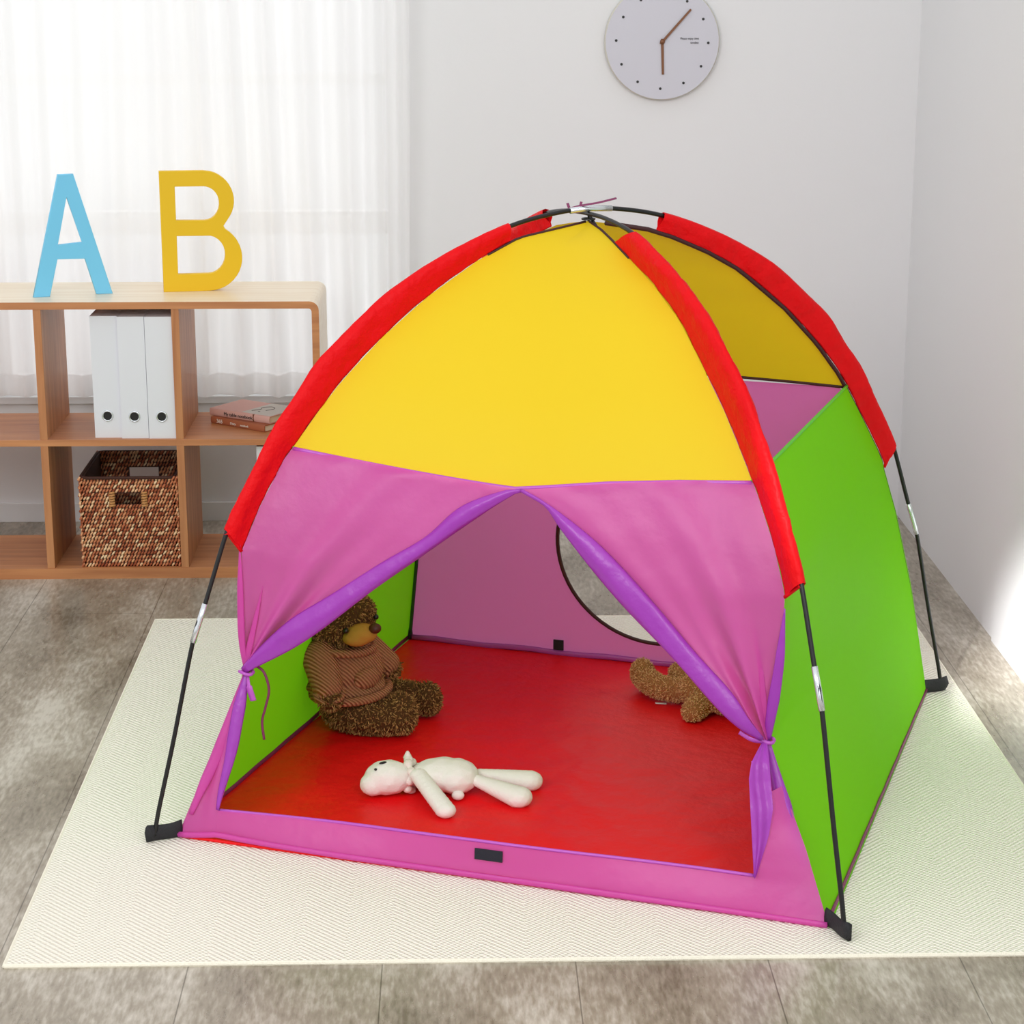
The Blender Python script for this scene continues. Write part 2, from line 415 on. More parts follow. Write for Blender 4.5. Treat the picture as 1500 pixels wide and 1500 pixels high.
# the pilaster that carries on from the wall, a few millimetres proud
bm = bmesh.new(); box(bm, XR-.006, XR+.13, 3.0, 4.82, FZ, 2.9); struct(obj('wall_right_pilaster', bm, M['wall']))
bm = bmesh.new(); box(bm, WX0-.6, WX1+.05, YB-.011, YB, FZ, .05, .002); struct(obj('baseboard_back', bm, M['wall']))
win = bpy.data.objects.new('window_1', None); C.objects.link(win); win['kind'] = 'structure'
bm = bmesh.new()
y0, y1 = YB+.03, YB+.08
box(bm, WX0, WX1, y0, y1, WZ0, WZ0+.05); box(bm, WX0, WX1, y0, y1, WZ1-.05, WZ1)
box(bm, WX1-.045, WX1, y0, y1, WZ0, WZ1); box(bm, WX0, WX0+.045, y0, y1, WZ0, WZ1)
for k in range(1, 6): box(bm, WX1-.045-.56*k, WX1-.56*k, y0, y1, WZ0, WZ1)
box(bm, WX0, WX1, y0+.005, y1-.005, 1.227, 1.257); box(bm, WX0, WX1, y0+.002, y1-.002, .815, .878)
obj('window_frame', bm, plain('white_frame', (.9, .9, .9, 1), .4), win)
bm = bmesh.new(); box(bm, WX0, WX1, YB+.052, YB+.057, WZ0+.02, WZ1-.02); obj('window_pane', bm, M['glass'], win)
bm = bmesh.new(); box(bm, WX0, WX1+.005, YB-.012, YB+.03, WZ0-.02, WZ0+.002, .003); obj('window_sill', bm, M['wall'], win)

# curtain
def cy(x):
    ph = x*2*PI/.098 + 1.3*math.sin(x*5.1) + .8*math.sin(x*11.7+1)
    a = .022 + .012*math.sin(x*3.3+2)
    return 5.865 + a*math.sin(ph) + .4*a*math.sin(2*ph+.7) + .01*math.sin(x*2.3)
bm = bmesh.new(); CX0, CX1 = -3.2, -.128
def cf(u, v):
    x = CX0+(CX1-CX0)*u; z = .385+v*2.05
    k = .75+.25*(1-v)
    return (x + .006*math.sin(v*5+x*9), 5.865+(cy(x+.01*math.sin(v*3+x*4))-5.865)*k, z)
grid(bm, cf, 620, 16)
cur = obj('curtain', bm, M['curtain'], None, True); tag(cur, 'sheer white pleated curtain hanging in front of the window behind the shelf', 'curtain')
bm = bmesh.new()
grid(bm, lambda u, v: (lambda p: (p[0], p[1]-.0015, p[2]))(cf(u, v*.03)), 620, 2)
obj('hem', bm, M['hem'], cur, True)
bm = bmesh.new(); tube(bm, [(CX0-.05, 5.865, 2.445), (CX1+.02, 5.865, 2.445)], .012)
rail = obj('curtain_rail', bm, M['silver'], cur)

# rug
bm = bmesh.new(); box(bm, -.931, .931, -.918, .918, -.0055, 0, .0025)
rug = obj('rug', bm, M['rug']); rug.location = (.1835, 4.105, 0)
tag(rug, 'large cream woven area rug with herringbone texture lying under the play tent', 'rug')
bm = bmesh.new()
rc = [(-.928, -.915, -.003), (.928, -.915, -.003), (.928, .915, -.003), (-.928, .915, -.003)]
for a, b in zip(rc, rc[1:]+rc[:1]): tube(bm, [a, b], .0042, 8)
obj('rug_binding', bm, plain('rug_edge', lin(238, 233, 215), .9, bump=.8, bscale=300), rug)

# ---------------------------------------------------------------- tent
T = thing('play_tent', 'multicoloured dome play tent with yellow roof, pink front and green sides on the cream rug', 'tent', (.2517, 4.0649, 0), -.3415)
S2 = 2**.5
POLE = [(.905, .012), (.895, .06), (.86, .195), (.815, .38), (.79, .445), (.745, .572), (.72, .622), (.682, .688), (.647, .75), (.605, .803), (.56, .863), (.51, .908), (.435, .97), (.37, 1.010), (.305, 1.043), (.225, 1.076), (.15, 1.099), (.07, 1.112), (0, 1.116)]
EB = [(.0, 1.096), (.05, 1.087), (.09, 1.075), (.16, 1.05), (.24, 1.014), (.34, .96), (.407, .905), (.49, .828), (.55, .765), (.605, .70), (.658, .625), (.697, .56), (.717, .53), (.759, .43), (.81, .255), (.866, .0)]
EB = [(.0, 1.096), (.05, 1.088), (.127, 1.074), (.192, 1.053), (.27, 1.020), (.345, .980), (.459, .893), (.54, .815), (.6, .744), (.653, .660), (.715, .555), (.722, .53), (.759, .43), (.81, .255), (.867, .0)]
TFL = [(.0, 1.096), (.05, 1.088), (.149, 1.073), (.235, 1.036), (.34, .975), (.43, .908), (.514, .832), (.559, .782), (.61, .72), (.628, .70), (.676, .62), (.705, .56)]
TFR = [(.0, 1.096), (.05, 1.085), (.09, 1.071), (.163, 1.042), (.243, 1.010), (.34, .957), (.407, .900), (.491, .826), (.547, .766), (.583, .724), (.605, .698), (.658, .623), (.690, .56)]
EFL = TFL+[(.717, .535), (.719, .42), (.72, .302), (.79, .15), (.862, .0)]
EFR = TFR+[(.697, .54), (.693, .45), (.678, .33), (.668, .268), (.735, .175), (.786, .115), (.862, .0)]
def rz(tab, z):
    zs = [e[1] for e in tab][::-1]; rs = [e[0] for e in tab][::-1]
    return interp(z, zs, rs)
ED = {(-1, -1): EFL, (1, -1): EFR, (1, 1): EB, (-1, 1): EB}
def edge(k, z):
    r = rz(ED[k], z)/S2
    return Vector((k[0]*r, k[1]*r, z))
def droop(u): return .044-.044*abs(2*u-1)**1.25 if u < .5 else interp(u, [.5, .56, .7, .85, 1], [.044, .038, .022, .010, .002])
def panel(kA, kB, z0, z1, nu, nv, droop0=0, droop1=0, sag=0, amp=.0, seed=0):
    """ruled cloth between two corner edges; droop0 lowers the middle of the bottom edge"""
    bm = bmesh.new()
    zs = [z0+(z1-z0)*math.sin(j/nv*PI/2)**.9 for j in range(nv+1)] if z1 > 1 else [z0+(z1-z0)*j/nv for j in range(nv+1)]
    def f(u, v):
        j = round(v*nv); z = zs[j]; a, b = edge(kA, z), edge(kB, z); p = a.lerp(b, u)
        m = 4*u*(1-u)
        p.z -= (droop(u) if droop0 == 'front' else m*droop0)*(1-v)
        out = Vector((0, 0, 0)); out += Vector(((kA[0]+kB[0])/2, (kA[1]+kB[1])/2, 0))
        p -= out*(sag*m*math.sin(PI*min(v, 1)))
        if amp: p += out*amp*noise.noise(Vector((u*3+seed, v*3, seed)))*m*min(1, 4*v, 4*(1-v))
        return p
    grid(bm, f, nu, nv); return bm
FL, FR, BR, BL = (-1, -1), (1, -1), (1, 1), (-1, 1)
obj('front_roof_panel', panel(FL, FR, .72, 1.0955, 28, 26, droop0='front', sag=.004, amp=.006, seed=1), M['yellow'], T, True)['label'] = 'yellow front roof panel'
obj('back_roof_panel', panel(BL, BR, .715, 1.0955, 28, 26, droop0=-.01, sag=.004, amp=.006, seed=2), M['yellow'], T, True)['label'] = 'yellow back roof panel seen from inside'
for k, (a, b, nm) in enumerate(((FR, BR, 'green right side wall'), (BL, FL, 'green left side wall'))):
    s = obj('side_wall', panel(a, b, 0.0, .718, 22, 30, sag=(.006 if k == 0 else -.02), amp=.008, seed=5+k), M['green'], T, True); s['label'] = nm
    bm = bmesh.new(); tube(bm, [edge(a, .718).lerp(edge(b, .718), i/20) for i in range(21)], .0035, 6)
    obj('side_hem', bm, M['greenhem'], s, True)
    bm = bmesh.new(); tube(bm, [edge(a, .008).lerp(edge(b, .008), i/20)+Vector((0, 0, .001*math.sin(i*2.3))) for i in range(21)], .006, 6, sq=(1, .5, (0, 0, 1)))
    obj('bottom_hem', bm, M['maroon'], s, True)
# back wall with its round window
def bw_y(x, z): return rz(EB, z)/S2
def bw_out(th):
    cx, cz = 0, .284; dx, dz = math.cos(th), math.sin(th); lo, hi = 0, 2
    for _ in range(40):
        m = (lo+hi)/2; x, z = cx+dx*m, cz+dz*m
        ins = 0 <= z <= .715 and abs(x) <= rz(EB, z)/S2
        lo, hi = (m, hi) if ins else (lo, m)
    return cx+dx*lo, cz+dz*lo
bm = bmesh.new()
angs = 128
R = plate_hole(bm, 0, .284, .228, bw_out, bw_y, 6, angs, [(-.612, 0), (.612, 0), (-.418, .715), (.418, .715)])
bwall = obj('back_wall', bm, M['pink'], T, True); bwall['label'] = 'pink back wall with a round window'
bm = bmesh.new()
tube(bm, [(.228*math.cos(2*PI*i/72), bw_y(0, .284+.228*math.sin(2*PI*i/72))-.002, .284+.228*math.sin(2*PI*i/72)) for i in range(72)], .0045, 6, closed=True)
obj('window_binding', bm, M['binding'], bwall, True)
bm = bmesh.new(); box(bm, -.247, -.223, .597, .601, .018, .042); obj('velcro_patch', bm, M['velcro'], bwall)
bm = bmesh.new(); tube(bm, [(-.60+1.2*i/20, .603, .010+.002*math.sin(i*1.7)) for i in range(21)], .006, 6, sq=(1.2, .5, (0, 0, 1)))
obj('bottom_hem', bm, M['pinkhem'], bwall, True)
bm = bmesh.new(); tube(bm, [edge(BL, .715).lerp(edge(BR, .715), i/20)+Vector((0, 0, .01*4*(i/20)*(1-i/20))) for i in range(21)], .0035, 6)
obj('seam_binding', bm, M['binding'], bwall, True)
# black/dark corner seams on the inside of the back corners
for k, mt in ((BL, M['greenbind']), (BR, M['binding'])):
    zt = 1.0 if k == BL else 1.09; zs = [0.02+(zt-.02)*i/60 for i in range(61)]
    bm = bmesh.new(); tube(bm, [edge(k, z)*.992+Vector((0, 0, z*.008)) for z in zs], .0045, 6)
    obj('corner_seam', bm, mt, T, True)
for k in (FL, FR):
    bm = bmesh.new(); tube(bm, [edge(k, z) for z in [1.045+.05*i/10 for i in range(11)]], .0025, 6)
    obj('corner_seam', bm, M['binding'], T, True)
# groundsheet
bm = bmesh.new()
def gs(u, v):
    a = .607; x, y = -a+2*a*u, -a+2*a*v
    inn = min(1, (a-abs(x))*12)*min(1, (a-abs(y))*12)
    return (x, y, .004+inn*(.0022*noise.noise(Vector((x*7, y*11, 0)))+.0012*noise.noise(Vector((x*22, y*16, 3)))))
grid(bm, gs, 70, 70)
obj('groundsheet', bm, M['redfloor'], T, True)
# poles
def arc3(k1, k2, dz=0):
    a = [Vector((k1[0]*r/S2, k1[1]*r/S2, z+dz*(1-min(1, r*4)))) for r, z in POLE]
    b = [Vector((k2[0]*r/S2, k2[1]*r/S2, z+dz*(1-min(1, r*4)))) for r, z in POLE[:-1]][::-1]
    return smoothcurve(a+b, 160)
def pole_pt(k, z):
    r = interp(z, [p[1] for p in POLE], [p[0] for p in POLE]); return Vector((k[0]*r/S2, k[1]*r/S2, z))
for k1, k2, dz in ((FL, BR, .004), (FR, BL, -.006)):
    bm = bmesh.new(); tube(bm, arc3(k1, k2, dz), .0044, 8)
    po = obj('pole', bm, M['pole'], T, True)
    for k in (k1, k2):
        bm = bmesh.new(); tube(bm, [pole_pt(k, z) for z in (.375, .40, .42, .445)], .0056, 10); obj('ferrule', bm, M['silver'], po, True)
    if dz > 0:
        bm = bmesh.new(); tube(bm, [Vector((k2[0]*r/S2, k2[1]*r/S2, z+.004)) for r, z in ((-.04, 1.1135), (0, 1.116), (.05, 1.1135))], .0058, 10)
        obj('ferrule', bm, M['silver'], po, True)
# sleeves
def arclen_part(tab, z_hi, z_lo, n):
    P = [(r, z) for r, z in tab]; P = smoothcurve([(r, 0, z) for r, z in P], 400)
    P = [p for p in P if z_lo <= p.z <= z_hi]
    if P[0].z < P[-1].z: P = P[::-1]
    return [P[round(i*(len(P)-1)/(n-1))] for i in range(n)]
for ki, (k, lb) in enumerate(((FL, 'red sleeve of the front left pole'), (FR, 'red sleeve of the front right pole'), (BR, 'red sleeve of the back right pole'), (BL, 'red sleeve of the back left pole'))):
    n = 90
    pp = arclen_part(POLE, {0: 1.094, 1: 1.094, 2: 1.096, 3: 1.094}[ki], .572, n); ee = arclen_part([e for e in ED[k] if e[1] > .50], 1.068, .532, n)
    tang = Vector((-k[1], k[0], 0)).normalized()          # across the diagonal plane
    bm = bmesh.new(); rings = []
    m = 12
    for i in range(n):
        P = Vector((k[0]*pp[i].x/S2, k[1]*pp[i].x/S2, pp[i].z)); E = Vector((k[0]*ee[i].x/S2, k[1]*ee[i].x/S2, ee[i].z))
        d = (P-E); L = d.length; d.normalize(); ring = []
        # the sleeve leans over the rod; section: flat pocket, round at the pole end
        for j in range(m):
            a = 2*PI*j/m; s = .5+.5*math.cos(a)            # 0 at fabric, 1 at pole
            th = .0026+.0118*max(0, (s-.3)/.7)**.6
            off = math.sin(a)*th
            wob = .0022*noise.noise(Vector((i*.16+ki*9, s*2.3, 2 if off > 0 else 7)))+.0016*noise.noise(Vector((i*.5+ki*3, s*4-i*.1, 1)))
            q = E+d*(s*(L+.0082)) + tang*(off+wob)
            ring.append(bm.verts.new(q))
        rings.append(ring)
    for i in range(n-1):
        for j in range(m): bm.faces.new((rings[i][j], rings[i][(j+1) % m], rings[i+1][(j+1) % m], rings[i+1][j]))
    o = obj('pole_sleeve', bm, M['red'], T, True); o['label'] = lb
    # stitched mouth fold and the small tab to the wall edge
    bm = bmesh.new()
    P0 = Vector((k[0]*pp[-1].x/S2, k[1]*pp[-1].x/S2, pp[-1].z)); E0 = Vector((k[0]*ee[-1].x/S2, k[1]*ee[-1].x/S2, ee[-1].z))
    for q in (.0,): tube(bm, [E0.lerp(P0, t/6)+(E0-P0).normalized()*0+Vector((0, 0, q)) for t in range(7)], [.003]*6+[.0065], 6, sq=(1, 1.2, tang))
    obj('sleeve_cuff', bm, M['red'], o, True)
# corner straps
for k in (FL, FR, BR, BL):
    d = Vector((k[0], k[1], 0)).normalized(); t = Vector((-d.y, d.x, 0))
    bm = bmesh.new()
    def st(u, v):
        a = 2*PI*v; h = .017+.017*math.cos(a); w_ = (.0045 if u < .8 else .006)*math.sin(a)
        r = .852+.066*u
        return d*(r+.004*math.sin(3*a)*u)+t*(w_+.002*math.sin(u*6))+Vector((0, 0, .001+h*(1-.10*math.sin(u*PI))))
    grid(bm, st, 10, 12)
    for u in (0, 1): bm.faces.new([bm.verts.new(st(u, v/12)) for v in range(12)])
    bmesh.ops.remove_doubles(bm, verts=bm.verts[:], dist=1e-5)
    obj('corner_strap', bm, M['blackfab'], T, True)

# --- front: flaps, rolls, sill
def flap(name, kE, roll_pts, tie, seed, label):
    rp = smoothcurve(roll_pts, 41)                          # from seam centre to tie
    bm = bmesh.new(); nu, nv = 44, 40
    def f(u, v):
        z = .72+(tie.z-.72)*v; a = edge(kE, z); b = rp[round(v*40)]
        if v == 0:
            p = a.lerp(b, u); p.z = .72-droop(u/2 if kE[0] < 0 else 1-u/2); return p
        p = a.lerp(b, u)
        p.z -= .0  
        amp = .002+.016*v*v*(1-.3*v)
        m = math.sin(PI*u)
        p.y -= amp*m*(math.sin(u*13+seed+v*2)+.6*math.sin(u*25+seed*2))+.0
        p.z -= .030*m*(1-v)*v
        return p
    grid(bm, f, nu, nv)
    o = obj(name, bm, M['pink'], T, True); o['label'] = label
    return o
tieL = Vector((-.503, -.510, .304)); tieR = Vector((.468, -.482, .276))
LUP = [(.009, -.44, .676), (-.022, -.44, .674), (-.097, -.447, .641), (-.161, -.458, .582), (-.247, -.468, .527), (-.338, -.48, .463), (-.413, -.49, .412), (-.477, -.501, .352), (-.508, -.508, .315)]
LLO = [(.009, -.44, .676), (-.038, -.446, .645), (-.11, -.456, .592), (-.182, -.466, .537), (-.266, -.479, .472), (-.388, -.497, .373), (-.506, -.511, .302)]
RUP = [(.009, -.44, .676), (.066, -.444, .653), (.143, -.453, .609), (.201, -.461, .564), (.272, -.474, .498), (.341, -.487, .427), (.409, -.499, .365), (.444, -.508, .318), (.466, -.495, .286)]
RLO = [(.009, -.44, .676), (.055, -.444, .650), (.093, -.453, .608), (.199, -.473, .504), (.31, -.491, .405), (.4, -.507, .323), (.460, -.495, .280)]
mid = lambda A_, B_, n=12: [p.lerp(q, .45) for p, q in zip(smoothcurve(A_, n), smoothcurve(B_, n))]
fl = flap('door_flap', FL, mid(LUP, LLO), tieL, 1.0, 'pink left door flap tied back')
fr = flap('door_flap', FR, mid(RUP, RLO), tieR, 2.2, 'pink right door flap tied back')
def roll(up, lo, parent, seed):
    a, b = smoothcurve(up, 50), smoothcurve(lo, 50)
    pts = []; rad = []
    for i, (p, q) in enumerate(zip(a, b)):
        c = (p+q)/2; r = max((p-q).length/2, .0035); pts.append(c+Vector((0, -.004-.3*r, 0))); rad.append(r)
    bm = bmesh.new(); tube(bm, pts, rad, 22, sq=(.62, 1.0, (0, -1, 0)), wr=.10, seed=seed)
    return obj('rolled_edge', bm, M['purple'], parent, True)
roll(LUP, LLO, fl, .5)['label'] = 'purple rolled-back flap edge'; roll(RUP, RLO, fr, 1.9)['label'] = 'purple rolled-back flap edge'
# gathered folds around each tie
def fold(pts, rad, parent, mat=M['pink'], flat=.5, seed=0, name='gathered_fold'):
    bm = bmesh.new(); P = smoothcurve(pts, 26); rr = [interp(i/25, [j/(len(rad)-1) for j in range(len(rad))], rad) for i in range(26)]
    tube(bm, P, rr, 14, sq=(flat, 1, (0, -1, 0)), wr=.16, seed=seed); return obj(name, bm, mat, parent, True)
V = Vector
fold([(-.509, -.509, .55), (-.510, -.512, .45), (-.509, -.513, .36), tieL], [.001, .006, .007, .005], fl, seed=1, flat=.35)
fold([(-.470, -.500, .47), (-.487, -.508, .39), (-.498, -.512, .34), tieL], [.0005, .004, .006, .005], fl, seed=2, flat=.3)
fold([(.494, -.494, .52), (.488, -.495, .42), (.476, -.490, .33), tieR], [.001, .008, .010, .006], fr, mat=M['purple'], seed=3, flat=.4)
fold([(.440, -.478, .50), (.455, -.486, .40), (.463, -.488, .33), tieR], [.0005, .004, .006, .005], fr, seed=4, flat=.3)
# sill strip along the ground with its corner pieces, hem and velcro
bm = bmesh.new()
def top_z(x): return interp(x, [-.60, -.532, -.287, -.025, .165, .474, .6], [.056, .056, .062, .066, .066, .067, .067])
def hem_z(x): return interp(x, [-.61, -.58, -.545, -.528, -.48, -.40, -.281, -.1, .17, .4, .61], [.004, .006, .011, .014, .011, .008, .006, .006, .005, .004, .003])
def sy(x, z): return -.609+.022*(z/.066)+.0045*math.sin((z/.066)*PI*1.2+.6)*math.cos(x*9)
def sf(u, v):
    x = -.532+(1.006)*u; zt, zb = top_z(x), hem_z(x)+.004
    z = zb+(zt-zb)*v
    return (x, sy(x, z), z)
grid(bm, sf, 70, 8)
def cornerL(u, v):
    z = v*.30
    o_ = edge(FL, max(z, .004)); i_ = Vector((interp(z, [0, .056, .164, .30], [-.545, -.532, -.506, -.502]), interp(z, [0, .056, .164, .30], [-.604, -.590, -.555, -.511]), z))
    if z < hem_z(i_.x)+.004: i_.z = hem_z(i_.x)+.004
    if z < .004: o_.z = .004
    if z < .056: i_.x = -.532; i_.y = sy(-.532, i_.z)
    p = o_.lerp(i_, u); p.y -= .010*math.sin(PI*u)*math.sin(u*9+v*6)*v; return p
grid(bm, cornerL, 14, 30)
def cornerR(u, v):
    z = v*.205
    i_ = Vector((interp(z, [0, .067, .179, .205], [.474, .474, .487, .490]), interp(z, [0, .067, .179, .205], [-.606, -.588, -.552, -.538]), max(z, .006))); o_ = edge(FR, z)
    if z < .067: i_.y = sy(.474, i_.z)
    o_.z = max(z, .005)
    return i_.lerp(o_, u)
grid(bm, cornerR, 10, 22)
sill = obj('door_sill', bm, M['pink'], T, True); sill['label'] = 'pink sill strip and corner pieces below the doorway'
bm = bmesh.new(); tube(bm, [(x, -.587-.004*math.cos(x*9), top_z(x)) for x in [-.532+1.006*i/40 for i in range(41)]], .0032, 6)
obj('sill_hem', bm, M['pinkhem'], sill, True)
bm = bmesh.new(); tube(bm, [(x, -.611, hem_z(x)+.003) for x in [-.606+1.212*i/80 for i in range(81)]], .0055, 8, sq=(.7, 1, (0, -1, 0)), wr=.2)
obj('bottom_hem', bm, M['pink'], sill, True)
bm = bmesh.new(); tube(bm, [(x, -.606, .003) for x in [-.6+1.2*i/40 for i in range(41)]], .0035, 6)
obj('groundsheet_edge', bm, M['redfloor'], sill, True)
bm = bmesh.new()
grid(bm, lambda u, v: (lambda p: (p[0], p[1]-.003, p[2]))(sf((-.028+.052*u+.532)/1.006, .42+.36*v)), 8, 4)
vp = obj('velcro_patch', bm, M['velcro'], sill); s_ = vp.modifiers.new('s', 'SOLIDIFY'); s_.thickness = .002; s_.offset = 0
# strands below the ties
fold([tieL, (-.522, -.532, .235), (-.548, -.560, .15), (-.572, -.585, .085), (-.585, -.598, .045)], [.005, .009, .011, .010, .004], fl, seed=5, name='lower_fold')
fold([tieL, (-.512, -.535, .235), (-.520, -.562, .15), (-.530, -.582, .09), (-.533, -.592, .058)], [.005, .012, .012, .008, .003], fl, mat=M['purple'], seed=6, name='lower_fold')
fold([tieR, (.485, -.495, .225), (.512, -.522, .165), (.545, -.552, .11), (.560, -.566, .085)], [.005, .010, .014, .010, .002], fr, mat=M['purple'], seed=7, name='lower_fold')
bm = bmesh.new()
def tail(u, v):
    z = interp(v, [0, .2, .5, .85, 1], [.276, .25, .19, .10, .067])
    l = Vector((interp(z, [.067, .224, .251, .276], [.474, .450, .452, .462]), interp(z, [.067, .251, .276], [-.590, -.530, -.490]), z))
    r = Vector((interp(z, [.067, .134, .179, .251, .276], [.478, .493, .496, .482, .470]), interp(z, [.067, .251, .276], [-.590, -.525, -.488]), z))
    p = l.lerp(r, u); p.y -= .006*math.sin(PI*u)+.004*math.sin(u*9+z*20)*math.sin(PI*u); return p
grid(bm, tail, 12, 24)
obj('flap_tail', bm, M['purple'], fr, True)['label'] = 'purple loose end of the right flap hanging below its tie'
# ties
def ribbon(pts, w_, ref, name, parent, mat=M['pinkhem'], n=24):
    bm = bmesh.new(); tube(bm, smoothcurve(pts, n), w_, 6, sq=(.22, 1, ref)); return obj(name, bm, mat, parent, True)
for tp, par in ((tieL, fl), (tieR, fr)):
    bm = bmesh.new(); tube(bm, [tp+Vector((.013*math.cos(a), -.002+.009*math.sin(a), .002*math.sin(a*2))) for a in [2*PI*i/18 for i in range(18)]], .0035, 6, closed=True)
    obj('tie_knot', bm, M['pinkhem'], par, True)
bm = bmesh.new(); tube(bm, smoothcurve([(-.490, -.50, .315), (-.473, -.50, .303), (-.464, -.50, .270), (-.472, -.50, .235), (-.480, -.50, .205), (-.477, -.50, .170)], 30), .0026, 6)
obj('tie_string', bm, M['maroon'], fl, True)
ribbon([tieL, (-.492, -.526, .282), (-.484, -.526, .255)], [.004]*12+[.007]*12, (0, -1, 0), 'tie_ribbon', fl)
ribbon([tieR+V((0, -.01, 0)), (.447, -.505, .282), (.424, -.505, .293)], .0045, (0, -1, 0), 'tie_ribbon', fr)
ribbon([tieR+V((0, -.012, 0)), (.476, -.508, .235), (.486, -.530, .190), (.490, -.548, .150)], .0035, (0, -1, 0), 'tie_ribbon', fr)
ribbon([tieR+V((-.004, -.012, -.01)), (.462, -.512, .250), (.449, -.514, .243)], .003, (0, -1, 0), 'tie_ribbon', fr)
# apex ribbon and cords
ap = Vector((0, 0, 1.118))
ribbon([(-.055, -.005, 1.112), (-.02, -.01, 1.124), (.02, -.005, 1.132), (.052, .01, 1.140)], .0035, (0, -.5, 1), 'apex_ribbon', T, M['maroon'])
ribbon([(-.042, .0, 1.128), (-.032, -.012, 1.119), (-.015, -.012, 1.122), (-.012, -.008, 1.133)], .003, (0, -.5, 1), 'apex_ribbon', T, M['maroon'])
bm = bmesh.new(); tube(bm, smoothcurve([(0, 0, 1.112), (.012, -.008, 1.092), (.035, -.035, 1.072), (.06, -.062, 1.066)], 16), .0018, 6); tube(bm, smoothcurve([(0, 0, 1.112), (.02, -.005, 1.085), (.045, -.035, 1.066), (.06, -.062, 1.066)], 16), .0018, 6)
obj('elastic_cord', bm, M['pole'], T, True)
bm = bmesh.new(); tube(bm, [V((.012*math.cos(a), .012*math.sin(a), 1.100)) for a in [2*PI*i/16 for i in range(16)]], .002, 6, closed=True); tube(bm, [(0, 0, 1.094), (0, 0, 1.12)], .002, 6)
obj('apex_loop', bm, M['pole'], T, True)
# yellow seam hem along the front seam
bm = bmesh.new(); tube(bm, [edge(FL, .72).lerp(edge(FR, .72), i/40)+Vector((0, -.002, -droop(i/40)-.004)) for i in range(41)], .005, 6, sq=(.5, 1, (0, -1, 0)))
obj('seam_band', bm, M['pinkhem'], T, True)

# ---------------------------------------------------------------- shelf
SZ = FZ
SH = thing('cube_shelf', 'low open wooden cube shelf with rounded top corner standing before the curtain', 'shelf', (0, 0, 0))
X0, X1, Z0, Z1, Y0, Y1, TH = -1.79, -.351, SZ, .7254, 5.39, 5.72, .0185
def rrect(x0, x1, z0, z1, r, n=6):
    P = []
    for cx, cz, a0 in ((x1-r, z1-r, 0), (x0+r, z1-r, 90), (x0+r, z0+r, 180), (x1-r, z0+r, 270)):
        for i in range(n+1):
            a = math.radians(a0+90*i/n); P.append((cx+r*math.cos(a), cz+r*math.sin(a)))
    return P
bm = bmesh.new()
po, pi = rrect(X0, X1, Z0, Z1, .024), rrect(X0+TH, X1-TH, Z0+.0285, Z1-TH, .008)
L4 = []
for pts, y in ((po, Y0), (po, Y1), (pi, Y1), (pi, Y0)): L4.append([bm.verts.new((x, y, z)) for x, z in pts])
n = len(po)
for a, b, mi in ((0, 1, 1), (1, 2, 0), (2, 3, 0), (3, 0, 0)):
    for i in range(n):
        f = bm.faces.new((L4[a][i], L4[a][(i+1) % n], L4[b][(i+1) % n], L4[b][i])); f.material_index = mi
obj('outer_frame', bm, [M['woodx'], M['cream']], SH)
bm = bmesh.new(); box(bm, X0+TH, X1-TH, Y0+.001, Y1-.001, .3505, .3675, .0008); obj('middle_shelf', bm, M['woodx'], SH)
for xd in (-1.4145, -1.066, -.7165):
    for z0, z1 in ((Z0+.0285, .3505), (.3675, Z1-TH)):
        bm = bmesh.new(); box(bm, xd-.0098, xd+.0098, Y0+.002, Y1-.002, z0, z1, .0008); obj('divider', bm, M['woodz'], SH)

# ---------------------------------------------------------------- letters
def arcpts(cx, cy_, rx, ry, a0, a1, n=12): return [(cx+rx*math.cos(math.radians(a0+(a1-a0)*i/n)), cy_+ry*math.sin(math.radians(a0+(a1-a0)*i/n))) for i in range(n+1)]
Aout = [(0, 0), (.0785, .3106), (.1179, .311), (.2032, 0), (.161, .0004), (.1361, .0939), (.0667, .0953), (.0424, 0)]
Ain = [(.0977, .2529), (.1313, .1363), (.0696, .132)]
me = flat_shape(Aout, [Ain], .016, .0012)
A = link('letter_a', me, M['blue']); A.rotation_euler = (PI/2, 0, math.radians(17.2)); A.location = (-1.089, 5.475, .7254)
tag(A, 'sky blue block capital letter A standing on top of the wooden shelf', 'letter')
Bout = [(0, 0), (.0, .3128), (.112, .3122)]+arcpts(.112, .235, .078, .077, 85, -40, 14)[1:-1]+[(.1606, .1687)]+arcpts(.118, .0865, .0885, .0865, 58, -90, 16)
c1 = [(.0393, .1857), (.0393, .2725), (.112, .2722)]+arcpts(.112, .228, .0395, .0440, 80, -90, 12)
c2 = [(.0390, .0454), (.0394, .145), (.118, .144)]+arcpts(.118, .0950, .0445, .0497, 80, -90, 12)
me = flat_shape(Bout, [c1, c2], .022, .0012)
B = link('letter_b', me, M['yellowpaint']); B.rotation_euler = (PI/2, 0, math.radians(9.2)); B.location = (-.765, 5.557, .7254)
tag(B, 'golden yellow block capital letter B standing on top of the wooden shelf', 'letter')

